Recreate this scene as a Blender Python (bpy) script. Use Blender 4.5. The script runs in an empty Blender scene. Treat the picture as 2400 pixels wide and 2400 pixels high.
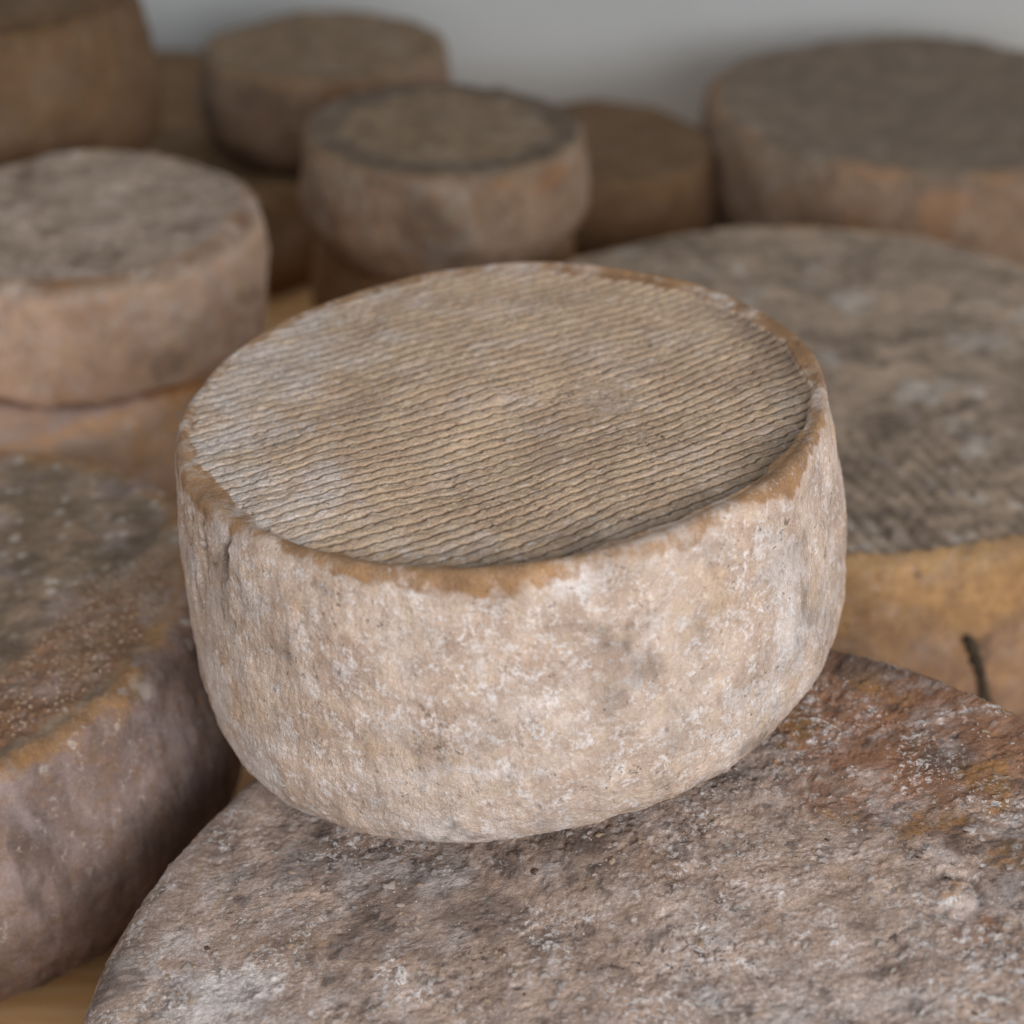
import bpy, math, random
import numpy as np
from mathutils import Matrix, Vector

# ------------------------------------------------------------------ camera, light, exposure
sc = bpy.context.scene
COL = sc.collection
cd = bpy.data.cameras.new("camera")
cam = bpy.data.objects.new("camera", cd)
COL.objects.link(cam)
cam.location = (0, 0, 0.40)
cam.rotation_euler = (math.radians(90 - 31), 0, 0)
cd.sensor_width = 36
cd.lens = 18 / math.tan(math.radians(15))
cd.clip_start = 0.01
cd.clip_end = 50
cd.dof.use_dof = True
cd.dof.focus_distance = 0.470
cd.dof.aperture_fstop = 8.0
sc.camera = cam

w = bpy.data.worlds.new("World")
sc.world = w
w.use_nodes = True
bg = w.node_tree.nodes["Background"]
bg.inputs[0].default_value = (0.93, 0.96, 1.0, 1)
bg.inputs[1].default_value = 0.53


def area(name, loc, target, sx, sy, power, col):
    l = bpy.data.lights.new(name, 'AREA')
    l.shape = 'RECTANGLE'
    l.size, l.size_y = sx, sy
    l.energy = power
    l.color = col
    o = bpy.data.objects.new(name, l)
    COL.objects.link(o)
    o.location = loc
    o.rotation_euler = (Vector(target) - Vector(loc)).to_track_quat('-Z', 'Y').to_euler()
    return o


area("window_light", (0.40, -0.46, 0.45), (0.02, 0.44, 0.10), 0.85, 0.36, 10.0, (0.98, 0.985, 1.0))

sc.view_settings.view_transform = 'Standard'
sc.view_settings.look = 'None'
sc.view_settings.exposure = 0
sc.view_settings.gamma = 1
sc.view_settings.use_curve_mapping = False
sc.cycles.use_denoising = True
sc.cycles.max_bounces = 6


# ------------------------------------------------------------------ helpers
def S(r, g, b):
    f = lambda v: ((v / 255 + 0.055) / 1.055) ** 2.4 if v > 10 else v / 255 / 12.92
    return (f(r), f(g), f(b), 1.0)


rng0 = np.random.default_rng(7)
TAB = rng0.random((64, 64, 64)).astype(np.float32) * 2 - 1
WT = rng0.random((32, 32, 32, 4)).astype(np.float32)
ROT = []
for k in range(12):
    q, _ = np.linalg.qr(rng0.normal(size=(3, 3)))
    ROT.append(q.astype(np.float32))


def vn(p, scale, seed=0):
    q = (p.astype(np.float32) * np.float32(scale)) @ ROT[seed % 12] + np.float32(seed * 7.31 + 100)
    i = np.floor(q).astype(np.int32)
    f = q - i
    f = f * f * f * (f * (f * 6 - 15) + 10)
    i0 = i & 63
    i1 = (i + 1) & 63
    x0, y0, z0 = i0.T
    x1, y1, z1 = i1.T
    fx, fy, fz = f.T
    c00 = TAB[x0, y0, z0] * (1 - fx) + TAB[x1, y0, z0] * fx
    c10 = TAB[x0, y1, z0] * (1 - fx) + TAB[x1, y1, z0] * fx
    c01 = TAB[x0, y0, z1] * (1 - fx) + TAB[x1, y0, z1] * fx
    c11 = TAB[x0, y1, z1] * (1 - fx) + TAB[x1, y1, z1] * fx
    return (c00 * (1 - fy) + c10 * fy) * (1 - fz) + (c01 * (1 - fy) + c11 * fy) * fz


def fbm(p, scale, octs=3, seed=0, gain=0.55):
    a, s, t = 1.0, 0.0, 0.0
    for k in range(octs):
        s = s + a * vn(p, scale * 2.03 ** k, seed + k)
        t += a
        a *= gain
    return s / t


def worley(p, scale, seed=0):
    q = (p.astype(np.float32) * np.float32(scale)) @ ROT[(seed + 3) % 12] + np.float32(seed * 3.7 + 50)
    i = np.floor(q).astype(np.int32)
    f = q - i
    best = np.full(len(p), 9.0, np.float32)
    rid = np.zeros(len(p), np.float32)
    for dx in (-1, 0, 1):
        for dy in (-1, 0, 1):
            for dz in (-1, 0, 1):
                h = WT[(i[:, 0] + dx) & 31, (i[:, 1] + dy) & 31, (i[:, 2] + dz) & 31]
                d = (dx + h[:, 0] - f[:, 0]) ** 2 + (dy + h[:, 1] - f[:, 1]) ** 2 + (dz + h[:, 2] - f[:, 2]) ** 2
                m = d < best
                best = np.where(m, d, best)
                rid = np.where(m, h[:, 3], rid)
    return np.sqrt(best), rid


def sm(a, b, x):
    t = np.clip((x - a) / (b - a), 0, 1)
    return t * t * (3 - 2 * t)


def blob(x, y, cx, cy, r, soft=0.6):
    d = np.hypot(x - cx, y - cy)
    return 1 - sm(r * (1 - soft), r * (1 + soft), d)


def catmull(pts, n):
    P = np.array(pts, float)
    P = np.vstack([2 * P[0] - P[1], P, 2 * P[-1] - P[-2]])
    out = []
    for k in range(1, len(P) - 2):
        t = np.linspace(0, 1, 60, endpoint=False)[:, None]
        a, b, c, d = P[k - 1], P[k], P[k + 1], P[k + 2]
        out.append(0.5 * (2 * b + (c - a) * t + (2 * a - 5 * b + 4 * c - d) * t ** 2 + (3 * b - a - 3 * c + d) * t ** 3))
    out = np.vstack(out + [P[-2][None]])
    L = np.concatenate([[0], np.cumsum(np.hypot(*np.diff(out, axis=0).T))])
    u = np.linspace(0, L[-1], n)
    return np.stack([np.interp(u, L, out[:, 0]), np.interp(u, L, out[:, 1])], 1)


def wheel_grid(N, M, rin, prof):
    """disc grid (N x N cells, concentric map) + side rows along prof. prof starts at r = rin on the top face.
    returns verts, normals, quads, tag arrays"""
    g = np.linspace(-1, 1, N + 1)
    a, b = np.meshgrid(g, g, indexing='ij')
    a, b = a.ravel(), b.ravel()
    m = np.abs(a) > np.abs(b)
    r = np.where(m, a, b)
    with np.errstate(divide='ignore', invalid='ignore'):
        ph = np.where(m, math.pi / 4 * np.nan_to_num(b / np.where(a == 0, 1, a)),
                      math.pi / 2 - math.pi / 4 * np.nan_to_num(a / np.where(b == 0, 1, b)))
    x, y = r * np.cos(ph), r * np.sin(ph)
    tx, ty = x * rin, y * rin
    zt = prof[0][1]
    top = np.stack([tx, ty, np.full_like(tx, zt)], 1)
    idx = np.arange((N + 1) ** 2).reshape(N + 1, N + 1)
    q = np.stack([idx[:-1, :-1], idx[1:, :-1], idx[1:, 1:], idx[:-1, 1:]], -1).reshape(-1, 4)
    ring = np.concatenate([idx[N, :N], idx[::-1, N][:N], idx[0, ::-1][:N], idx[:N, 0]])
    th = np.arctan2(top[ring, 1], top[ring, 0])
    P = catmull(prof, M + 1)[1:]
    n0 = len(top)
    K = len(ring)
    side = np.stack([(P[:, 0][:, None] * np.cos(th)[None]).ravel(), (P[:, 0][:, None] * np.sin(th)[None]).ravel(),
                     np.repeat(P[:, 1], K)], 1)
    tang = np.gradient(P, axis=0)
    nr = np.stack([-tang[:, 1], tang[:, 0]], 1)
    nr /= np.linalg.norm(nr, axis=1)[:, None]
    nside = np.stack([(nr[:, 0][:, None] * np.cos(th)[None]).ravel(), (nr[:, 0][:, None] * np.sin(th)[None]).ravel(),
                      np.repeat(nr[:, 1], K)], 1)
    rows = np.vstack([ring[None], n0 + np.arange(M * K).reshape(M, K)])
    r0, r1 = rows[:-1], rows[1:]
    qs = np.stack([r0, r1, np.roll(r1, -1, 1), np.roll(r0, -1, 1)], -1).reshape(-1, 4)
    # bottom cap: two inner rings, coarse
    V = np.vstack([top, side])
    NN = np.vstack([np.tile([0, 0, 1.0], (n0, 1)), nside])
    c = len(V)
    V = np.vstack([V, [[0, 0, P[-1, 1]]]])
    NN = np.vstack([NN, [[0, 0, -1.0]]])
    last = rows[-1]
    tri = np.stack([last, np.full(K, c), np.roll(last, -1)], -1)
    istop = np.zeros(len(V), bool)
    istop[:n0] = True
    return V, NN, q, qs, tri, istop


def to_mesh(name, V, quads, tris, attrs):
    me = bpy.data.meshes.new(name)
    nq, nt = len(quads), len(tris)
    me.vertices.add(len(V))
    me.vertices.foreach_set('co', V.astype(np.float32).ravel())
    me.loops.add(nq * 4 + nt * 3)
    me.polygons.add(nq + nt)
    me.loops.foreach_set('vertex_index', np.concatenate([quads.ravel(), tris.ravel()]).astype(np.int32))
    me.polygons.foreach_set('loop_start', np.concatenate([np.arange(nq) * 4, nq * 4 + np.arange(nt) * 3]).astype(np.int32))
    me.update(calc_edges=True)
    me.polygons.foreach_set('use_smooth', np.ones(nq + nt, bool))
    for k, v in attrs.items():
        me.attributes.new(k, 'FLOAT', 'POINT').data.foreach_set('value', np.clip(v, 0, 1).astype(np.float32))
    me.update()
    return me


def tag(o, label=None, cat=None, group=None, kind=None):
    for k, v in (('label', label), ('category', cat), ('group', group), ('kind', kind)):
        if v:
            o[k] = v
    return o


def link(name, me, mat, parent=None, loc=(0, 0, 0)):
    o = bpy.data.objects.new(name, me)
    COL.objects.link(o)
    o.location = loc
    if mat and not me.materials:
        me.materials.append(mat)
    if parent:
        o.parent = parent
    return o


# ------------------------------------------------------------------ materials
class NT:
    def __init__(s, name):
        s.m = bpy.data.materials.new(name)
        s.m.use_nodes = True
        s.t = s.m.node_tree
        s.b = s.t.nodes["Principled BSDF"]
        s.co = s.n('ShaderNodeTexCoord').outputs['Object']

    def n(s, ty, **k):
        o = s.t.nodes.new(ty)
        for a, v in k.items():
            setattr(o, a, v)
        return o

    def L(s, a, b):
        s.t.links.new(a, b)

    def map(s, sc=(1, 1, 1), loc=(0, 0, 0), rot=(0, 0, 0)):
        m = s.n('ShaderNodeMapping')
        m.inputs['Scale'].default_value = sc
        m.inputs['Location'].default_value = loc
        m.inputs['Rotation'].default_value = rot
        s.L(s.co, m.inputs[0])
        return m.outputs[0]

    def noise(s, scale, det=3, rough=0.6, dist=0.0, vec=None, off=0):
        o = s.n('ShaderNodeTexNoise')
        o.inputs['Scale'].default_value = scale
        o.inputs['Detail'].default_value = det
        o.inputs['Roughness'].default_value = rough
        o.inputs['Distortion'].default_value = dist
        if vec is None:
            vec = s.map(loc=(off * 1.7, off * 0.9, off * 2.3)) if off else s.co
        s.L(vec, o.inputs['Vector'])
        return o.outputs['Fac']

    def voro(s, scale, vec=None, feature='F1'):
        o = s.n('ShaderNodeTexVoronoi', feature=feature)
        o.inputs['Scale'].default_value = scale
        s.L(vec if vec is not None else s.co, o.inputs['Vector'])
        return o.outputs['Distance']

    def ramp(s, f, a, b):
        o = s.n('ShaderNodeMapRange', interpolation_type='SMOOTHSTEP')
        o.inputs[1].default_value = a
        o.inputs[2].default_value = b
        s.L(f, o.inputs[0])
        return o.outputs[0]

    def math(s, op, a, b=None):
        o = s.n('ShaderNodeMath', operation=op)
        for k, v in enumerate((a, b)):
            if v is None:
                continue
            if isinstance(v, (int, float)):
                o.inputs[k].default_value = v
            else:
                s.L(v, o.inputs[k])
        return o.outputs[0]

    def mix(s, f, a, b, mode='MIX'):
        o = s.n('ShaderNodeMix', data_type='RGBA', blend_type=mode)
        for k, v in ((0, f), (6, a), (7, b)):
            if isinstance(v, (int, float)):
                o.inputs[k].default_value = v
            elif isinstance(v, tuple):
                o.inputs[k].default_value = v
            else:
                s.L(v, o.inputs[k])
        return o.outputs[2]

    def att(s, name):
        o = s.n('ShaderNodeAttribute', attribute_name=name)
        return o.outputs['Fac']

    def bump(s, h, dist, strength=1.0):
        o = s.n('ShaderNodeBump')
        o.inputs['Strength'].default_value = strength
        o.inputs['Distance'].default_value = dist
        s.L(h, o.inputs['Height'])
        s.L(o.outputs[0], s.b.inputs['Normal'])


def rind(name, a, b, c, powder, top_a, top_b, rim_a, rim_b, warm, dark, pale, pw=(0.50, 0.62), topw=(0.5, 0.64),
         grain=1.0, fine=0.16, rough=0.82, off=0.0, speck=0.30, bumpd=0.00028, fleck=(0.0, 0.0), mott=1.0, ft=(0.58, 0.66), fd=0.6, sw=(0.52, 0.62), sr=(0.06, 0.20), topcalm=0.0):
    """mould-ripened cheese rind; the mesh attributes top / rim / warm / dark / pale say where each growth and tint sits"""
    t = NT(name)
    big = t.noise(45 * grain, 4, 0.6, 0.4, off=off + 1)
    mid = t.noise(150 * grain, 4, 0.65, 0.3, off=off + 2)
    mid2 = t.noise(240 * grain, 4, 0.7, 0.6, off=off + 3)
    fin = t.noise(900 * grain, 3, 0.7, off=off + 4)
    mic = t.noise(2600 * grain, 2, 0.6, off=off + 5)
    col = t.mix(t.ramp(big, 0.38, 0.62), a, b)
    col = t.mix(t.math('MULTIPLY', t.ramp(mid, 0.47, 0.66), 0.75), col, c)
    pm = t.math('ADD', t.math('MULTIPLY', mid2, 0.65), t.math('MULTIPLY', fin, 0.35))
    col = t.mix(t.math('MULTIPLY', t.ramp(pm, pw[0], pw[1]), 0.85), col, powder)
    tc = t.mix(t.ramp(t.noise(60 * grain, 4, 0.65, 0.5, off=off + 6), 0.4, 0.6), top_a, top_b)
    tc = t.mix(t.math('MULTIPLY', t.ramp(pm, topw[0], topw[1]), 0.6), tc, powder)
    col = t.mix(t.att('top'), col, tc)
    rc = t.mix(t.ramp(t.noise(130 * grain, 4, 0.6, off=off + 7), 0.35, 0.65), rim_a, rim_b)
    edge = t.math('MULTIPLY', t.math('SUBTRACT', fin, 0.5), 0.9)
    amt = dict(warm=0.9, rim=0.95, pale=0.75, dark=0.7)
    edge2 = t.math('MULTIPLY', t.math('SUBTRACT', mid2, 0.5), 0.9)
    for at, cc in (('warm', warm), ('rim', rc), ('pale', pale), ('dark', dark)):
        f = t.math('ADD', t.math('ADD', t.att(at), edge), edge2)
        f = t.math('MULTIPLY', t.ramp(f, 0.05, 1.0), t.ramp(t.att(at), 0.02, 0.5))
        f = t.math('MULTIPLY', f, amt[at])
        col = t.mix(f, col, cc)
    if fleck[0] or fleck[1]:
        where = t.ramp(t.noise(42 * grain, 4, 0.6, 0.5, off=off + 10), 0.46, 0.62)
        fa = t.ramp(t.noise(430 * grain, 3, 0.75, fd, off=off + 11), ft[0], ft[1])
        col = t.mix(t.math('MULTIPLY', t.math('MULTIPLY', fa, where), fleck[0]), col, pale)
        fb = t.ramp(t.noise(380 * grain, 3, 0.75, fd, off=off + 13), ft[0] + 0.02, ft[1] + 0.03)
        where2 = t.ramp(t.noise(38 * grain, 4, 0.6, 0.5, off=off + 12), 0.48, 0.64)
        col = t.mix(t.math('MULTIPLY', t.math('MULTIPLY', fb, where2), fleck[1]), col, dark)
    # fine value grain of the fuzz and small dark specks
    g = t.math('ADD', 1.0, t.math('MULTIPLY', t.math('SUBTRACT', t.math('ADD', fin, mic), 1.0), fine * 4))
    frac = t.noise(70 * grain, 8, 0.72, 0.3, off=off + 14)
    frac2 = t.noise(52 * grain, 8, 0.72, 0.3, off=off + 15)
    g = t.math('ADD', g, t.math('MULTIPLY', t.math('MULTIPLY', t.math('SUBTRACT', frac, 0.5), mott),
                                t.math('SUBTRACT', 1.0, t.math('MULTIPLY', t.att('top'), topcalm))))
    col = t.mix(t.math('MULTIPLY', t.math('MULTIPLY', t.ramp(frac2, 0.50, 0.66), 0.45 * min(mott, 1.0)), t.math('SUBTRACT', 1.0, t.math('MULTIPLY', t.att('top'), topcalm))), col, powder)
    comb = t.n('ShaderNodeCombineColor')
    for k in range(3):
        t.L(g, comb.inputs[k])
    col = t.mix(1.0, col, comb.outputs[0], 'MULTIPLY')
    wn = t.n('ShaderNodeTexNoise')
    wn.inputs['Scale'].default_value = 700 * grain
    t.L(t.co, wn.inputs['Vector'])
    va = t.n('ShaderNodeVectorMath', operation='MULTIPLY_ADD')
    t.L(wn.outputs['Color'], va.inputs[0])
    va.inputs[1].default_value = (0.0045,) * 3
    t.L(t.map(loc=(off, off, 0.3)), va.inputs[2])
    vs = t.voro(330 * grain, va.outputs[0])
    sp = t.math('MULTIPLY', t.math('SUBTRACT', 1.0, t.ramp(vs, sr[0], sr[1])), t.ramp(t.noise(70 * grain, 3, off=off + 8), sw[0], sw[1]))
    col = t.mix(t.math('MULTIPLY', sp, speck), col, dark)
    t.L(col, t.b.inputs['Base Color'])
    t.b.inputs['Roughness'].default_value = rough
    t.b.inputs['Specular IOR Level'].default_value = 0.25
    t.bump(t.math('ADD', t.math('MULTIPLY', fin, 1.0), t.math('MULTIPLY', mic, 0.55)), bumpd, 1.0)
    return t.m


def plain(name, a, b, scale, rough=0.85, bd=0.0002):
    t = NT(name)
    n = t.noise(scale, 4, 0.6)
    t.L(t.mix(t.ramp(n, 0.35, 0.65), a, b), t.b.inputs['Base Color'])
    t.b.inputs['Roughness'].default_value = rough
    t.b.inputs['Specular IOR Level'].default_value = 0.2
    t.bump(t.noise(scale * 4, 3), bd)
    return t.m


def wood(name):
    t = NT(name)
    v = t.map(sc=(9, 110, 60), rot=(0, 0, math.radians(-38)))
    ringn = t.noise(1.0, 4, 0.6, 0.8, vec=v)
    v2 = t.map(sc=(60, 1400, 600), rot=(0, 0, math.radians(-38)))
    pore = t.noise(1.0, 3, 0.6, 0.2, vec=v2)
    col = t.mix(t.ramp(ringn, 0.35, 0.62), S(240, 196, 142), S(226, 174, 116))
    col = t.mix(t.math('MULTIPLY', t.ramp(ringn, 0.60, 0.72), 0.6), col, S(186, 128, 78))
    col = t.mix(t.math('MULTIPLY', t.ramp(pore, 0.52, 0.75), 0.35), col, S(176, 120, 72))
    st = t.noise(22, 4, 0.6, 0.5)
    col = t.mix(t.math('MULTIPLY', t.ramp(st, 0.55, 0.7), 0.35), col, S(170, 120, 84))
    t.L(col, t.b.inputs['Base Color'])
    t.b.inputs['Roughness'].default_value = 0.6
    t.bump(pore, 0.0002, 0.6)
    return t.m


# ------------------------------------------------------------------ setting
def box(name, x0, x1, y0, y1, z0, z1, mat):
    V = np.array([[x, y, z] for x in (x0, x1) for y in (y0, y1) for z in (z0, z1)], float)
    Q = np.array([[0, 1, 3, 2], [4, 6, 7, 5], [0, 4, 5, 1], [2, 3, 7, 6], [0, 2, 6, 4], [1, 5, 7, 3]])
    me = to_mesh(name, V, Q, np.zeros((0, 3), int), {})
    me.polygons.foreach_set('use_smooth', np.zeros(6, bool))
    o = link(name, me, mat)
    tag(o, kind='structure')
    return o


box('wooden_shelf', -0.75, 0.75, -0.02, 1.118, -0.03, 0.0, wood('pine_board'))
box('wall', -0.9, 0.9, 1.12, 1.15, -0.03, 0.9, plain('grey_wall', S(192, 195, 195), S(186, 189, 189), 6, 0.9, 0.0))


# ------------------------------------------------------------------ cheese wheels
def base_disp(V, lump, seed, lump_scale=14):
    return fbm(V, lump_scale, 2, seed) * lump


def finish(name, V, NN, d, q, qs, tri, attrs, mat, loc, shear=(0, 0), h=1.0, matrix=None):
    P = V + NN * d[:, None]
    P[:, 2] = P[:, 2] / h * (h + shear[0] * P[:, 0] + shear[1] * P[:, 1])
    me = to_mesh(name, P, np.vstack([q, qs]), tri, attrs)
    o = link(name, me, mat, None, loc)
    if matrix is not None:
        o.matrix_world = matrix
    return o, P


def side_prof(R, h, rin, lip=0.001, belly=0.003, rt=0.010, rb=0.014):
    """outer profile from the top face at r = rin to the foot"""
    Rt = R - belly
    return [(rin, h), ((rin + Rt - rt) / 2 + 0.001, h + lip * 0.4), (Rt - rt * 0.75, h + lip), (Rt - rt * 0.25, h - rt * 0.12),
            (Rt, h - rt * 0.55), (Rt + belly * 0.55, h * 0.72), (R, h * 0.5), (R - belly * 0.25, h * 0.32),
            (R - rb * 0.22, rb * 0.95), (R - rb * 0.62, rb * 0.32), (R - rb * 1.15, 0.0007), (R - rb * 1.6, 0.0)]


# ---------- 1. the ridged wheel in the middle
def hero():
    N, M = 690, 150
    rin = 0.0812
    prof = [(rin, 0.0812), (0.0828, 0.0818), (0.0842, 0.0816), (0.0853, 0.0802), (0.0859, 0.0775), (0.0876, 0.0650),
            (0.0899, 0.0455), (0.0911, 0.0315), (0.0911, 0.0200), (0.0893, 0.0100), (0.0850, 0.0034), (0.0790, 0.0006),
            (0.0690, 0.0)]
    V, NN, q, qs, tri, top = wheel_grid(N, M, rin, prof)
    x, y, z = V.T
    r = np.hypot(x, y)
    th = np.arctan2(y, x)
    d = base_disp(V, 0.0022, 3, 16) + fbm(V, 60, 3, 5) * 0.0007
    # --- top face: imprint of the cloth, ridges bending across the face
    wob = fbm(V, 45, 2, 8) * 0.0014 + fbm(V, 330, 3, 1) * 0.0006 + vn(V, 900, 5) * 0.00028
    wq = y - 0.52 * x - 0.9 * x * x + wob
    per = 0.00415
    ph = wq / per
    fr = ph - np.floor(ph)
    dist = np.abs(fr - 0.5) * 2
    row = np.floor(ph + 0.0)
    rr = np.sin(row * 12.9898) * 43758.5453
    rr = rr - np.floor(rr)
    jag = vn(np.stack([x * 1.0, y * 1.0, row * 0.013], 1), 420, 4)
    groove = np.exp(-(((fr - 0.5 + 0.05 * jag) / 0.092) ** 2))
    step = np.where(fr > 0.5, 1 - (fr - 0.5) * 2, 0) * 0.35      # far lip a little higher than the near one
    dome = 1 - ((fr + 0.5) % 1 - 0.5) ** 2 * 4
    keep = 0.82 + 0.6 * fbm(V, 95, 3, 9) + 0.5 * jag + 0.2 * (rr - 0.5)
    smooth = np.maximum.reduce([blob(x, y, 0.027, -0.001, 0.011, 0.5), blob(x, y, 0.057, 0.043, 0.014, 0.6) * 0.8,
                                blob(x, y, 0.001, -0.033, 0.006, 0.6) * 0.6, blob(x, y, 0.012, 0.004, 0.007, 0.7) * 0.6,
                                blob(x, y, -0.060, -0.052, 0.018, 0.6) * 0.55])
    smooth = np.clip(smooth + fbm(V, 130, 2, 6) * 0.5 * (smooth > 0.03), 0, 1)
    keep = np.clip(keep * (1 - smooth), 0, 1.25)
    ang = th
    # the ridged field ends just short of the rim; ragged, and running over the rim on the left / back-left
    left = sm(0.2, 0.9, np.cos(ang - math.radians(150)))
    dl = (ang - math.radians(-150) + math.pi) % (2 * math.pi) - math.pi
    rb = 0.0802 + 0.0010 * left - 0.0032 * np.exp(-(dl / 0.33) ** 2) + fbm(V, 140, 3, 2) * 0.0020 - 0.0012 * np.cos(ang - math.radians(60)) - 0.0012 * sm(0.6, 1, np.cos(ang - math.radians(-60)))
    field = 1 - sm(rb - 0.0007, rb + 0.0007, r)
    field = np.where(z > 0.078, field, 0)
    d_top = (-groove * 0.0030 * keep + (dome * 0.00022 - step * 0.0003) * keep) * field
    fl = fbm(V, 520, 3, 7)
    d_top += fl * 0.00042 * field
    # field sits a touch below the rim on the right and front, above it on the left
    sunk = 0.0019 * (0.5 + 0.5 * np.cos(ang - math.radians(-35)))
    d_top += field * (0.0004 - sunk) - field * 0.0006 * (1 - (r / 0.081) ** 2)
    d = d + d_top
    # --- side: fuzzy, pitted, cracked
    sd = np.where(top, 0, sm(0.081, 0.076, z))
    f1 = fbm(V, 420, 4, 11, 0.62)
    d += sd * (f1 * 0.00030 + fbm(V, 150, 3, 4) * 0.00036)
    # horizontal striation low on the side
    str_ = vn(np.stack([x * 0.12, y * 0.12, z], 1), 900, 5) + 0.6 * vn(np.stack([x * 0.2, y * 0.2, z], 1), 1700, 6)
    d += sd * str_ * 0.00014 * (0.35 + 0.65 * (1 - sm(0.008, 0.030, z)))
    # pits
    pit = np.zeros(len(V))
    front = (~top) & (y < 0.045)
    pw_ = np.stack([fbm(V[front], 300, 2, 2), fbm(V[front], 300, 2, 6), fbm(V[front], 300, 2, 9)], 1) * 0.0016
    w1, id1 = worley(V[front] * np.array([1, 1, 1.6]) + pw_, 210, 2)
    pit[front] = (1 - sm(0.06, 0.24, w1)) * (id1 > 0.86)
    w2, id2 = worley(V[front] * np.array([0.8, 0.8, 1.8]) + pw_ * 0.7, 480, 5)
    pit2 = np.zeros(len(V))
    pit2[front] = (1 - sm(0.12, 0.34, w2)) * (id2 > 0.82)
    d -= sd * (pit * 0.0007 + pit2 * 0.00035)
    # cracks: a family of vertical ones on the left, one creased line right of centre
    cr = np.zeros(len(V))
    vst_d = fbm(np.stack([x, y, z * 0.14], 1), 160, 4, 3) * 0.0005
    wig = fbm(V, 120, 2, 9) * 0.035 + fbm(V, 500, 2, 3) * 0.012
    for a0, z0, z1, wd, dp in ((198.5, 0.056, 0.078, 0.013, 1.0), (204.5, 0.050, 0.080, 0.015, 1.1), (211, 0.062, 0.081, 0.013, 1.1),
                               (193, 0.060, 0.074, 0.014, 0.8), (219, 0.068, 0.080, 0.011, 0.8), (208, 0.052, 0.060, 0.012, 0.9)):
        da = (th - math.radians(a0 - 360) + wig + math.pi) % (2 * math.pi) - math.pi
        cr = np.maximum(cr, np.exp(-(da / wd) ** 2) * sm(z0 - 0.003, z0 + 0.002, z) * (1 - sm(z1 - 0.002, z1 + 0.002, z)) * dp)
    d += sd * vst_d - sd * cr * 0.0034 * (0.5 + 0.5 * sm(-0.3, 0.3, vn(V, 260, 7)))
    cre = np.zeros(len(V))
    for a0, z0, z1 in ((-50, 0.040, 0.070), (-53.5, 0.004, 0.024)):
        da = (th - math.radians(a0) + wig * 1.2 + math.pi) % (2 * math.pi) - math.pi
        cre = np.maximum(cre, np.exp(-(da / 0.011) ** 2) * sm(z0 - 0.004, z0 + 0.004, z) * (1 - sm(z1 - 0.004, z1 + 0.004, z)))
    d += sd * cre * 0.0007 * sm(-0.4, 0.3, vn(V, 330, 2))
    # rim: waxy and smooth; ragged lower border
    rimlow = 0.0798 + fbm(V, 70, 3, 1) * 0.0050 + fbm(V, 330, 3, 4) * 0.0030
    rimlow = rimlow - 0.0014 * np.exp(-((th - math.radians(-62)) / 0.16) ** 2) - 0.0035 * np.exp(-((th - math.radians(-36)) / 0.09) ** 2) \
        + 0.004 * np.exp(-((th - math.radians(-50)) / 0.06) ** 2) - 0.0008 * np.exp(-((th - math.radians(-95)) / 0.2) ** 2) \
        + 0.0015 * np.exp(-((th - math.radians(-128)) / 0.14) ** 2) - 0.004 * np.exp(-((th - math.radians(-160)) / 0.16) ** 2)
    rim = sm(rimlow - 0.0030, rimlow + 0.0020, z) * (1 - field) * np.clip(1.0 + 0.7 * fbm(V, 160, 3, 7), 0, 1.05)
    d -= rim * sd * f1 * 0.00035
    V[:, 2] += 0.07 * x * np.clip(1 - z / 0.0818, 0, 1)          # the foot runs up to the right
    z = V[:, 2]
    attrs = {}
    attrs['top'] = field
    attrs['rim'] = rim * (1 - 0.55 * sm(0.1, 0.5, fbm(V, 260, 2, 8)) * left)
    e = fbm(V, 90, 3, 10) * 0.5
    pl = np.maximum.reduce([sm(-0.012, -0.080, x - 0.25 * y) * 0.55, blob(x, y, -0.055, -0.050, 0.020, 0.9) * 0.62,
                            blob(x, y, -0.040, 0.058, 0.026, 0.9) * 0.42]) * field
    attrs['pale'] = np.clip(np.where(pl > 0.004, pl + e * 0.9 * np.clip(pl * 4, 0, 1), 0) + cre * 0.55 * sd + np.where(sd > 0, sm(0.08, 0.45, fbm(V, 42, 4, 6)) * 0.75, 0), 0, 1) * (1 - rim)
    dk = np.maximum(sm(0.058, 0.080, r) * sm(-0.25, 0.75, np.cos(ang - math.radians(-32))) * 0.8 * field,
                    sm(0.070, 0.080, r) * field * 0.2)
    vst = fbm(np.stack([x, y, z * 0.14], 1), 160, 4, 3)
    smud = sd * sm(0.12, 0.5, vst + 0.3 * fbm(V, 60, 3, 4)) * 0.38 + sd * sm(0.18, 0.55, fbm(V, 50, 4, 9) + 0.25 * fbm(V, 330, 3, 5)) * (0.45 + 0.35 * sm(0.03, 0.005, z))
    attrs['dark'] = np.clip(np.where(dk > 0.02, dk + e * 0.6, 0) + smud, 0, 0.8) * (1 - rim) + sd * (pit * 0.75 * (vn(V, 45, 3) > -0.1) + cr * 0.8)  # cracks and pits also tinted dark, so the cracks show more
    attrs['warm'] = np.clip(sm(0.15, 0.5, fbm(V, 42, 3, 2)) * 0.55 * (sd + 0.35 * field) * (1 - attrs['pale']), 0, 0.6)
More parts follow.
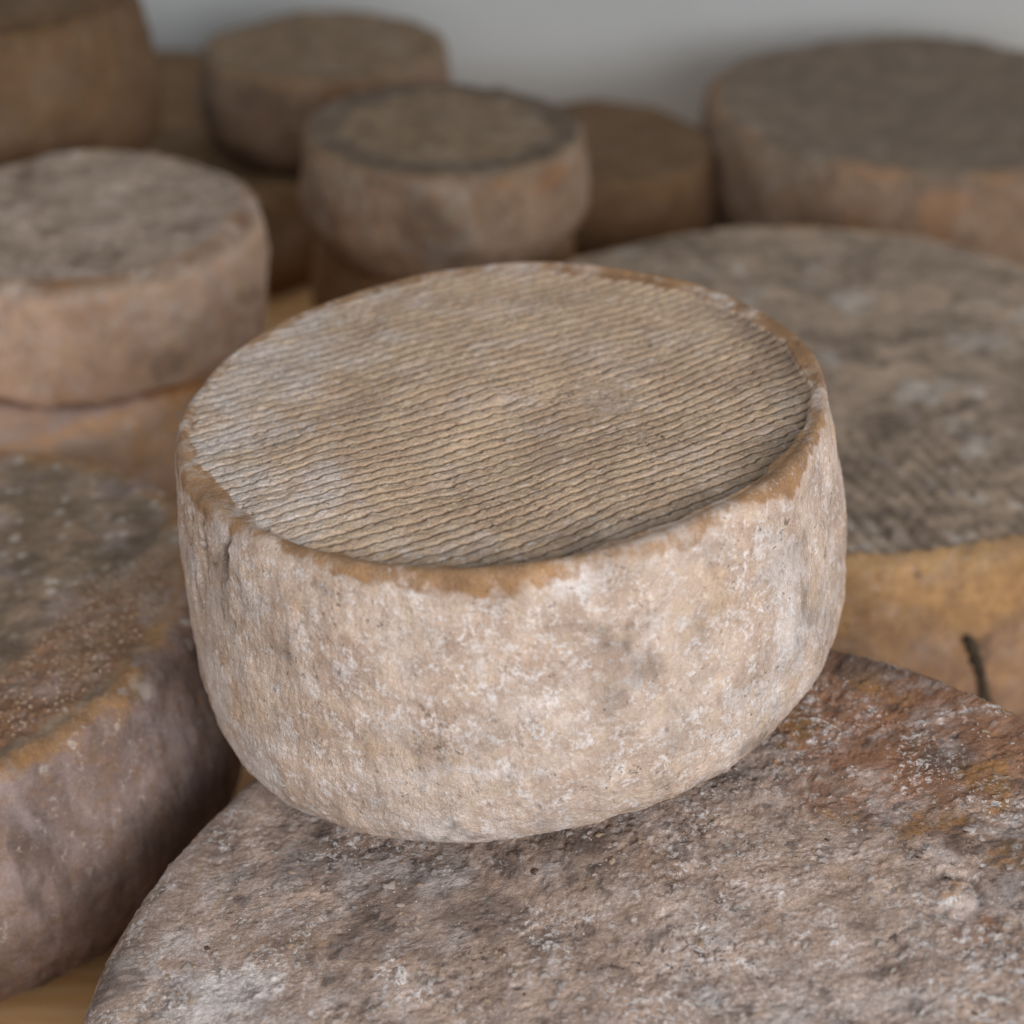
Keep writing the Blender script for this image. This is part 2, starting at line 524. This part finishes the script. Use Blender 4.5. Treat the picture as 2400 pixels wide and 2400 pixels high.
    mat = rind('pale_rind', S(195, 175, 160), S(177, 154, 138), S(199, 177, 157), S(211, 203, 199), S(192, 166, 139), S(180, 153, 128),
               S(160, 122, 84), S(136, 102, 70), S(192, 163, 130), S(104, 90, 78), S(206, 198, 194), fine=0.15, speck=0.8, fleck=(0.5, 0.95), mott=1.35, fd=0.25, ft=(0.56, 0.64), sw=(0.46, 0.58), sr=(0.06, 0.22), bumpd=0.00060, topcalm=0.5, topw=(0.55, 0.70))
    tx, ty = -0.0782, -0.0059
    n = Vector((math.sin(tx), math.sin(ty), 0))
    n.z = math.sqrt(1 - n.length_squared)
    a = (Vector((1, 0, 0)) - n * n.x).normalized()
    b = n.cross(a)
    p = Vector((-0.0031, 0.4456, 0.1679)) - n * 0.0818
    M4 = Matrix(((a.x, b.x, n.x, p.x), (a.y, b.y, n.y, p.y), (a.z, b.z, n.z, p.z), (0, 0, 0, 1)))
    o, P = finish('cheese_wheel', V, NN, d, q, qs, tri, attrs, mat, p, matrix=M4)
    tag(o, 'pale beige cheese wheel with finely ridged top, resting on the mottled wheel', 'cheese',
        'cheese wheels on the shelf')


hero()


# ---------- 2. the mottled wheel below it
def lower():
    N, M = 400, 50
    R, h, rin = 0.1365, 0.0826, 0.117
    prof = [(rin, h), (0.124, h - 0.0004), (0.1285, h - 0.0025), (0.1320, h - 0.0075), (0.1340, h - 0.017), (0.1345, 0.042), (0.131, 0.02),
            (0.124, 0.006), (0.112, 0.0), (0.10, 0.0)]
    V, NN, q, qs, tri, top = wheel_grid(N, M, rin, prof)
    th = np.arctan2(V[:, 1], V[:, 0])
    bulge = 1 + 0.07 * np.exp(-((th - math.radians(108)) / 0.38) ** 2)
    V[:, 0] *= bulge
    V[:, 1] *= bulge
    x, y, z = V.T
    r = np.hypot(x, y)
    sd = np.where(top, 0.0, sm(0.076, 0.064, z))
    tp = 1 - sd
    d = base_disp(V, 0.0010, 2, 18)
    d += tp * (fbm(V, 55, 3, 6) * 0.0005)
    flat = blob(x, y, -0.032, 0.128, 0.078, 0.10)              # pressed flat under the ridged wheel
    d *= 1 - 0.8 * flat
    # flaky, warped relief
    wv = np.stack([fbm(V, 130, 2, 3), fbm(V, 130, 2, 4), fbm(V, 130, 2, 5)], 1)
    Wp = V + wv * 0.0022 + np.stack([fbm(V, 520, 2, 6), fbm(V, 520, 2, 7), fbm(V, 520, 2, 8)], 1) * 0.0016
    fl = fbm(Wp, 260, 4, 7, 0.62)
    rid = 1 - np.abs(fbm(Wp, 170, 3, 9))
    d += fl * 0.00030 + (rid - 0.8) * 0.00022
    w1, id1 = worley(Wp, 230, 4)
    chip = (1 - sm(0.10, 0.36, w1)) * (id1 > 0.86)
    hole = (1 - sm(0.08, 0.30, w1)) * (id1 < 0.05)
    w2, id2 = worley(Wp, 520, 6)
    chip2 = (1 - sm(0.14, 0.42, w2)) * (id2 > 0.78)
    d += chip * 0.0005 + chip2 * 0.0003 - hole * 0.0006 + fbm(Wp, 620, 3, 1, 0.65) * 0.00036 - sm(0.15, 0.45, fbm(Wp, 330, 3, 2, 0.65)) * 0.0004
    # curled knob with a furrow round it
    kx, ky = 0.0745, 0.0150
    kr = np.hypot((x - kx) * 0.95, (y - ky) * 0.85) + fbm(V, 260, 3, 6) * 0.0016
    knob = np.exp(-(kr / 0.0036) ** 4)
    ringf = np.exp(-((kr - 0.0058) / 0.0011) ** 2)
    ka = np.arctan2(y - ky, x - kx)
    coil = np.sin(kr / 0.0034 * 6.0 + ka * 1.0)
    d += knob * (0.0016 + 0.0003 * coil) - ringf * 0.0011 * (0.6 + 0.4 * np.cos(ka - 0.6))
    at = {}
    e = fbm(V, 110, 4, 10, 0.65)
    e2 = fbm(V, 48, 3, 2)
    wm = np.maximum.reduce([blob(x, y, 0.085, 0.076, 0.042, 0.5) * 0.95, blob(x, y, 0.062, 0.100, 0.020, 0.5) * 0.9, blob(x, y, 0.105, 0.040, 0.030, 0.6) * 0.7,
                            blob(x, y, 0.112, 0.0, 0.02, 0.7) * 0.6, blob(x, y, 0.078, 0.004, 0.008, 0.6) * 0.7])
    at['warm'] = np.clip(np.where(wm > 0.02, wm + 0.7 * e, 0), 0, 0.95) * (1 - 0.7 * knob)
    at['rim'] = np.clip(knob * 0.6 + np.where(wm > 0.3, sm(0.10, 0.45, fbm(V, 80, 3, 5)) * 0.8, 0) + sm(0.28, 0.5, fbm(V, 100, 3, 8)) * 0.4, 0, 1)
    dk = np.maximum.reduce([blob(x, y, -0.072, 0.046, 0.020, 0.7) * 0.55, blob(x, y, -0.055, 0.026, 0.020, 0.7) * 0.6,
                            blob(x, y, 0.083, 0.062, 0.006, 0.5), blob(x, y, 0.071, 0.103, 0.010, 0.5) * 0.9, blob(x, y, 0.088, 0.025, 0.012, 0.7) * 0.6,
                            blob(x, y, -0.02, 0.05, 0.016, 0.8) * 0.45, sm(0.124, 0.133, r) * 0.35 * (x < 0)])
    at['dark'] = np.clip(np.where(dk > 0.02, dk + 0.8 * e, 0) + sm(0.22, 0.5, fbm(Wp, 210, 3, 3)) * 0.7 + hole * 0.7 + ringf * 0.8 * sm(-0.2, 0.3, e) + sm(0.25, 0.65, e2 + 0.6 * e) * 0.35, 0, 0.9)
    at['pale'] = np.clip(chip * 0.7 + chip2 * 0.65 * (vn(V, 60, 5) > -0.25) + blob(x, y, -0.10, 0.004, 0.03, 0.7) * (0.35 + 0.6 * e)
                         + sm(0.15, 0.5, fbm(V, 36, 3, 9)) * 0.35, 0, 1)
    at['top'] = tp
    mat = rind('mottled_rind', S(172, 150, 137), S(155, 134, 122), S(178, 154, 139), S(195, 186, 183), S(175, 152, 137), S(156, 134, 120),
               S(160, 116, 72), S(138, 104, 66), S(134, 94, 68), S(92, 80, 74), S(208, 200, 196), pw=(0.52, 0.64), topw=(0.52, 0.64), off=3, speck=0.6,
               fine=0.24, fleck=(1.0, 0.95), mott=1.9, ft=(0.54, 0.59), fd=0.7, sw=(0.44, 0.56), sr=(0.08, 0.24), bumpd=0.00045)
    gx, gy = 0.142, 0.055
    o, P = finish('cheese_wheel', V, NN, d, q, qs, tri, at, mat, (0.0285, 0.3215, 0.0), (gx, gy), h)
    tag(o, 'large mottled grey-brown cheese wheel with crusty flecked top, in front under the ridged wheel', 'cheese', 'cheese wheels on the shelf')
    return o, P, top


low, lowP, lowTop = lower()


# ---------- flakes of dried mould stuck on it
def flake_mesh(k):
    rg = np.random.default_rng(100 + k)
    n = 9
    t = np.linspace(0, 2 * np.pi, n, endpoint=False)
    el = rg.uniform(0.35, 0.9)
    rad = rg.uniform(0.35, 1.25, n)
    bend = rg.uniform(-0.5, 0.5)
    rows = []
    for s, zz in ((1.0, -0.25), (0.82, 0.28), (0.40, 0.46)):
        xx = np.cos(t) * rad * s
        yy = np.sin(t) * rad * el * s + bend * xx ** 2
        rows.append(np.stack([xx, yy, zz + rg.uniform(-0.12, 0.16, n)], 1))
    V = np.vstack(rows + [[[0, bend * 0.05, 0.42]]])
    Q = []
    for a in range(2):
        for i in range(n):
            Q.append([a * n + i, a * n + (i + 1) % n, (a + 1) * n + (i + 1) % n, (a + 1) * n + i])
    T = [[2 * n + i, 2 * n + (i + 1) % n, 3 * n] for i in range(n)]
    return V, np.array(Q), np.array(T)


fl_mats = [plain('dried_mould', S(196, 184, 176), S(176, 160, 150), 900), plain('dried_rind_crumb', S(190, 168, 148), S(172, 142, 116), 900),
           plain('dark_crumb', S(120, 96, 80), S(96, 80, 70), 900)]
FLK = [flake_mesh(k) for k in range(8)]


def scatter(parent, P, sel, n_single, n_small, size_s, size_b, weight, seed, names):
    rg = np.random.default_rng(seed)
    idx = np.where(sel)[0]
    wgt = np.clip(weight[idx], 0, None)
    wgt = wgt / wgt.sum()
    meshes = []
    for k, (V, Q, T) in enumerate(FLK):
        me = to_mesh('mould_flake', V, Q, T, {})
        me.materials.append(fl_mats[0 if k < 5 else (1 if k < 7 else 2)])
        meshes.append(me)
    for i in rg.choice(idx, n_single, p=wgt):
        k = rg.choice(8, p=[.15, .15, .15, .15, .12, .11, .10, .07])
        s = rg.uniform(*size_b) * (0.7 + 0.6 * rg.random() ** 2)
        o = link(names[0], meshes[k], None, parent, P[i])
        o.rotation_euler = (rg.uniform(-.35, .35), rg.uniform(-.35, .35), rg.uniform(0, 6.28))
        o.scale = (s, s, s * rg.uniform(0.4, 0.9))
    # the fine ones as one mass
    VV, QQ, TT = [], [], []
    c = 0
    for i in rg.choice(idx, n_small, p=wgt):
        V, Q, T = FLK[rg.integers(8)]
        s = rg.uniform(*size_s)
        a = rg.uniform(0, 6.28)
        v = V * np.array([s, s, s * 0.7])
        v = np.stack([v[:, 0] * np.cos(a) - v[:, 1] * np.sin(a), v[:, 0] * np.sin(a) + v[:, 1] * np.cos(a), v[:, 2]], 1) + P[i]
        VV.append(v)
        QQ.append(Q + c)
        TT.append(T + c)
        c += len(v)
    me = to_mesh(names[1], np.vstack(VV), np.vstack(QQ), np.vstack(TT), {})
    o = link(names[1], me, fl_mats[0] if names[1] == 'mould_specks' else fl_mats[1], parent)
    tag(o, kind='stuff')


bpy.context.view_layer.update()
sel = lowTop & (np.hypot(lowP[:, 0] + 0.032, lowP[:, 1] - 0.128) > 0.074) & (lowP[:, 1] > -0.03) & (lowP[:, 0] < 0.115)
wt = 0.55 + fbm(lowP, 40, 3, 4) * 1.6
scatter(low, lowP, sel, 290, 700, (0.00025, 0.0005), (0.0006, 0.0017), wt, 5, ('mould_flake', 'mould_specks'))


# ---------- 3. the wheel at the left edge
def left():
    N, M = 220, 80
    R, h, rin = 0.1050, 0.082, 0.083
    prof = side_prof(R, h, rin, 0.0008, 0.008, 0.009, 0.019)
    V, NN, q, qs, tri, top = wheel_grid(N, M, rin, prof)
    x, y, z = V.T
    th = np.arctan2(y, x)
    r = np.hypot(x, y)
    sd = np.where(top, 0.0, sm(0.080, 0.071, z))
    d = base_disp(V, 0.0024, 5, 14) + fbm(V, 60, 3, 2) * 0.0006
    tp = 1 - sd
    wv = np.stack([fbm(V, 130, 2, 3), fbm(V, 130, 2, 4), fbm(V, 130, 2, 5)], 1)
    d += tp * fbm(V + wv * 0.002, 240, 4, 7) * 0.0009
    # grains along the front of the top face
    gz = sm(0.046, 0.062, r) * (1 - sm(0.083, 0.089, r)) * sm(0.2, 0.7, np.cos(th - math.radians(-50)))
    w1, id1 = worley(V, 420, 3)
    gr = (1 - sm(0.15, 0.5, w1)) * gz * (id1 > 0.45)
    d += gr * 0.0008
    # furrows running down the side
    fur = fbm(np.stack([x, y, z * 0.10 + 0.03 * th], 1), 190, 4, 8)
    fur2 = fbm(np.stack([x, y, z * 0.22], 1), 75, 3, 4)
    d += sd * (fur * 0.0006 + fur2 * 0.0012 * sm(-0.6, 0.4, np.cos(th - math.radians(-10))))
    d += sd * fbm(V, 420, 3, 9) * 0.00035
    at = {}
    at['top'] = tp * (1 - sm(0.088, 0.093, r))
    e = fbm(V, 110, 4, 10)
    rimb = np.exp(-((r - 0.0905 + fbm(V, 60, 2, 3) * 0.006) / 0.0048) ** 2) * (z > 0.070)
    at['rim'] = np.clip(np.where(rimb > 0.05, rimb * 0.95 + e * 0.5, 0), 0, 1)
    at['warm'] = np.clip(gz * 0.75 + e * gz * 0.8 + sm(0.2, 0.5, fbm(V, 40, 3, 5)) * 0.35, 0, 0.9)
    at['dark'] = np.clip(sd * sm(0.0, 0.42, fur2 + 0.6 * fur) * 0.75 + tp * sm(0.1, 0.5, fbm(V, 50, 3, 8)) * 0.6 + np.exp(-(np.hypot(np.hypot(x - 0.0829, y + 0.0427), (z - 0.072) * 0.7) / 0.0016) ** 2), 0, 0.9)
    w2, id2 = worley(V, 190, 7)
    at['pale'] = np.clip(tp * ((1 - sm(0.2, 0.5, w2)) * (id2 > 0.72) * 0.8 * (1 - gz) + sm(0.15, 0.5, fbm(V, 70, 3, 1)) * 0.4) + gr * 0.35, 0, 0.9)
    mat = rind('furrowed_rind', S(142, 122, 114), S(124, 105, 98), S(132, 106, 88), S(154, 140, 138), S(148, 126, 105), S(122, 104, 85),
               S(158, 120, 82), S(142, 106, 70), S(130, 94, 68), S(78, 64, 55), S(188, 176, 164), off=6, speck=0.4, fleck=(0.6, 0.5), mott=1.3, pw=(0.54, 0.66), topw=(0.56, 0.68))
    o, P = finish('cheese_wheel', V, NN, d, q, qs, tri, at, mat, (-0.186, 0.4720, 0.0), (0.09, 0.028), h)
    tag(o, 'brown cheese wheel with orange rim and furrowed purplish side, at the left edge', 'cheese', 'cheese wheels on the shelf')
    sel = top & (gz > 0.4) & (P[:, 0] > 0.0)
    scatter(o, P, sel, 0, 700, (0.00035, 0.0008), (0.0006, 0.001), gz + 0.01, 9, ('rind_grain', 'rind_grains'))


left()


# ---------- 4. the ochre sided wheel behind right
def right():
    N, M = 230, 70
    R, h, rin = 0.1395, 0.078, 0.128
    prof = side_prof(R, h, rin, 0.0006, 0.002, 0.008, 0.012)
    V, NN, q, qs, tri, top = wheel_grid(N, M, rin, prof)
    x, y, z = V.T
    r = np.hypot(x, y)
    th = np.arctan2(y, x)
    sd = np.where(top, 0.0, sm(0.0775, 0.073, z))
    tp = 1 - sd
    d = base_disp(V, 0.0024, 7, 14) + fbm(V, 60, 3, 2) * 0.0008
    wq = x * 0.94 + y * 0.336 + fbm(V, 50, 2, 8) * 0.002 + fbm(V, 260, 2, 8) * 0.0008
    fr = (wq / 0.0062) % 1
    keep = np.clip(0.55 + fbm(V, 60, 2, 3) * 0.8, 0, 1) * blob(x, y, 0.008, -0.105, 0.050, 0.6) * 1.5 + 0.15
    d += tp * (-np.exp(-((fr - 0.5) / 0.17) ** 2) * 0.0026 * np.clip(keep, 0, 1) * (r < 0.132))
    d += tp * fbm(V, 200, 4, 7) * 0.0010 + sd * fbm(V, 300, 3, 7) * 0.0003
    at = {}
    e = fbm(V, 110, 4, 10)
    at['top'] = tp * (1 - sm(0.131, 0.134, r))
    at['rim'] = np.clip(sd * (0.55 + 0.8 * sm(0.035, 0.075, z) - 0.3) + e * 0.5 * sd + (r > 0.131) * tp, 0, 1)
    at['warm'] = np.clip(sd * (sm(-0.1, 0.4, fbm(V, 30, 3, 4)) * 0.6), 0, 1)
    w1, id1 = worley(V, 120, 8)
    at['dark'] = np.clip((1 - sm(0.1, 0.3, w1)) * (id1 > 0.75) * 0.9 + tp * sm(0.05, 0.5, fbm(V, 55, 4, 6)) * 0.6 * (r < 0.131), 0, 0.9)
    sk = (th - math.radians(-73.5) - (0.03 - z) * 1.2) * R
    at['dark'] = np.maximum(at['dark'], np.exp(-(sk / 0.004) ** 2) * sm(0.056, 0.045, z) * sd * (0.45 + fbm(V, 200, 3, 3)))
    at['pale'] = np.clip(tp * (r < 0.13) * (sm(0.12, 0.5, fbm(V, 65, 4, 1)) * 0.75 + blob(x, y, 0.005, -0.125, 0.012, 0.6) * 0.4), 0, 0.8)
    mat = rind('ochre_rind', S(142, 116, 96), S(130, 106, 88), S(144, 114, 84), S(160, 142, 128), S(156, 136, 117), S(132, 115, 99),
               S(164, 130, 88), S(146, 114, 80), S(138, 108, 84), S(72, 60, 52), S(172, 164, 156), off=9, speck=0.5, fleck=(0.5, 0.9), mott=1.7, pw=(0.56, 0.7), topw=(0.55, 0.7))
    o, P = finish('cheese_wheel', V, NN, d, q, qs, tri, at, mat, (0.1152, 0.6422, 0.0), h=h)
    tag(o, 'wide grey-topped cheese wheel with smooth ochre side, behind the ridged wheel at right', 'cheese', 'cheese wheels on the shelf')
    # a crusted streak of dark mould growing up its side
    rg = np.random.default_rng(4)
    VV, QQ = [], []
    n, m = 26, 8
    for i in range(n):
        t = i / (n - 1)
        zz = 0.050 - 0.046 * t
        a = math.radians(-77.2 + 6.6 * t + 0.4 * math.sin(t * 5))
        foot = max(0.0, (0.013 - zz) / 0.012)
        rr = R + 0.0006 - 0.010 * foot ** 2
        rad = (0.0021 + 0.0016 * sm(0.55, 0.8, t)) * (0.75 + 0.5 * rg.random()) * (0.35 if i in (0, n - 1) else 1)
        c = np.array([rr * math.cos(a), rr * math.sin(a), zz])
        er = np.array([math.cos(a), math.sin(a), 0.0])
        et = np.array([-math.sin(a), math.cos(a), 0.0])
        for k in range(m):
            b = 2 * math.pi * k / m
            VV.append(c + (er * math.cos(b) * 0.8 + et * math.sin(b)) * rad * rg.uniform(0.75, 1.2))
            if i < n - 1:
                QQ.append([i * m + k, i * m + (k + 1) % m, (i + 1) * m + (k + 1) % m, (i + 1) * m + k])
    me = to_mesh('mould_streak', np.array(VV), np.array(QQ), np.zeros((0, 3), int), {})
    s = link('mould_streak', me, plain('black_mould', S(48, 42, 34), S(74, 64, 52), 500), o)
    s['label'] = 'dark crusty streak of mould running down the ochre side'


right()


# ---------- 5. the blurred wheels behind
def back(label, c, zb, zt, R, mat, N=76, M=30, rt=0.010, rb=0.012, belly=0.002, seed=1, shear=(0, 0), ring=0.0, lump=0.003, sidepale=0.3, sidewarm=0.3, rimamt=0.5, darktop=0.3):
    h = zt - zb
    rin = R * 0.86
    prof = side_prof(R, h, rin, 0.0006, belly, rt, min(rb, h * 0.3))
    V, NN, q, qs, tri, top = wheel_grid(N, M, rin, prof)
    x, y, z = V.T
    r = np.hypot(x, y)
    sd = np.where(top, 0.0, sm(h - 0.001, h - rt * 0.6, z))
    tp = 1 - sd
    d = base_disp(V + seed, lump, seed, 17) + fbm(V + seed, 70, 3, seed + 1) * 0.0016 + fbm(V, 240, 2, seed) * 0.0006
    at = {}
    W = V + seed * 0.31
    at['top'] = tp
    rb_ = np.exp(-((r - (R - belly - rt * 0.35)) / 0.0045) ** 2) * (z > h - rt)
    at['rim'] = np.clip(rb_ * rimamt * 1.4 * (0.6 + fbm(W, 40, 2, 3)), 0, 1)
    at['dark'] = np.clip(tp * (ring * sm(0.60, 0.80, r / R) * (1 - sm(0.90, 0.97, r / R)) + darktop * sm(0.0, 0.5, fbm(W, 45, 3, 6)))
                         + sd * sm(0.1, 0.5, fbm(W, 38, 3, 2)) * 0.55, 0, 0.9)
    at['pale'] = np.clip(sd * sidepale * sm(-0.1, 0.5, fbm(W, 32, 3, 8)) * 1.6 + tp * 0.35 * sm(0.1, 0.5, fbm(W, 45, 3, 1)), 0, 0.85)
    at['warm'] = np.clip(sd * sidewarm * sm(-0.1, 0.4, fbm(W, 36, 3, 5)) * 1.6, 0, 0.85)
    o, P = finish('cheese_wheel', V, NN, d, q, qs, tri, at, mat, (c[0], c[1], zb), shear, h)
    tag(o, label, 'cheese', 'cheese wheels on the shelf')
    return o


pinkish = rind('pinkish_rind', S(210, 176, 150), S(196, 162, 138), S(204, 170, 138), S(204, 186, 174), S(158, 138, 120), S(136, 118, 102),
               S(150, 110, 74), S(120, 82, 56), S(166, 122, 86), S(84, 64, 52), S(178, 164, 154), off=12, rough=0.85)
brownish = rind('brown_rind', S(146, 119, 98), S(130, 104, 84), S(148, 119, 90), S(152, 138, 124), S(126, 105, 82), S(112, 92, 72),
                S(140, 112, 82), S(120, 92, 64), S(140, 96, 58), S(70, 60, 54), S(166, 152, 138), off=15)
darkbrown = rind('dark_rind', S(94, 72, 50), S(84, 64, 46), S(98, 76, 54), S(108, 92, 76), S(74, 60, 44), S(68, 56, 42),
                 S(92, 70, 46), S(78, 58, 40), S(98, 70, 46), S(52, 42, 34), S(118, 100, 84), off=18)
greytop = rind('grey_topped_rind', S(132, 108, 88), S(120, 98, 80), S(136, 108, 84), S(150, 134, 120), S(118, 102, 86), S(106, 92, 78),
               S(150, 118, 90), S(138, 106, 80), S(148, 112, 82), S(74, 64, 56), S(140, 130, 120), off=21)
umber = rind('umber_rind', S(140, 106, 72), S(126, 94, 64), S(146, 110, 76), S(150, 128, 104), S(122, 92, 62), S(112, 86, 60),
             S(140, 106, 70), S(124, 92, 60), S(146, 106, 68), S(80, 62, 48), S(150, 128, 106), off=27)
umber_dark = rind('dark_umber_rind', S(112, 84, 58), S(102, 76, 53), S(116, 88, 62), S(120, 100, 80), S(104, 79, 55), S(98, 75, 53),
                  S(110, 84, 56), S(100, 74, 50), S(114, 84, 56), S(72, 56, 44), S(122, 102, 84), off=30)
stained = rind('stained_rind', S(216, 172, 128), S(204, 166, 134), S(206, 174, 150), S(206, 192, 184), S(214, 170, 134), S(200, 174, 160),
               S(204, 146, 84), S(194, 136, 76), S(200, 146, 90), S(110, 86, 70), S(176, 164, 158), off=24)

back('low cheese wheel with stained top, lying under the pinkish wheel at the left edge', (-0.218, 0.686), 0.0, 0.0705, 0.107, stained, N=90, seed=3, rimamt=0.6, darktop=0.1)
back('pinkish cheese wheel with grey top, blurred behind the left front wheel', (-0.168, 0.689), 0.0705, 0.121, 0.0725, pinkish, N=120, M=44, rt=0.013, rb=0.006, seed=2,
     sidepale=0.2, sidewarm=0.25, rimamt=0.5, darktop=0.8, shear=(0.02, 0))
back('mostly hidden dark brown wheel under the small wheel with dark ringed top', (-0.030, 0.800), 0.0, 0.0725, 0.060, umber, seed=4)
back('small cheese wheel with dark ringed top, blurred directly behind the ridged wheel', (-0.028, 0.782), 0.0725, 0.122, 0.0615, brownish, N=90, M=34, seed=5, ring=0.7,
     sidepale=0.45, sidewarm=0.35, rimamt=0.2, rt=0.007)
back('plain dark brown cheese wheel in front of the grey wall, between two greyer wheels', (0.040, 0.905), 0.0, 0.070, 0.060, umber_dark, seed=6, darktop=0.0, rt=0.006, belly=0.0005)
back('broad grey-topped cheese wheel with orange side, farthest back at the right edge', (0.209, 0.938), 0.0, 0.081, 0.114, greytop, N=90, M=34, seed=7,
     sidewarm=0.4, rimamt=0.7, rt=0.014)
back('large dark cheese wheel carrying two smaller ones in the rear left corner', (-0.200, 0.970), 0.0, 0.054, 0.134, umber, seed=8)
back('brown cheese wheel in the back row, standing before the grey wall left of centre', (-0.096, 0.952), 0.054, 0.106, 0.0645, brownish, N=84, seed=9, sidepale=0.1,
     sidewarm=0.5, darktop=0.1, ring=0.0)
back('tall dark brown cheese wheel in the top left corner', (-0.248, 0.868), 0.054, 0.156, 0.083, umber_dark, N=84, seed=10, rb=0.03, belly=0.007, rt=0.016)
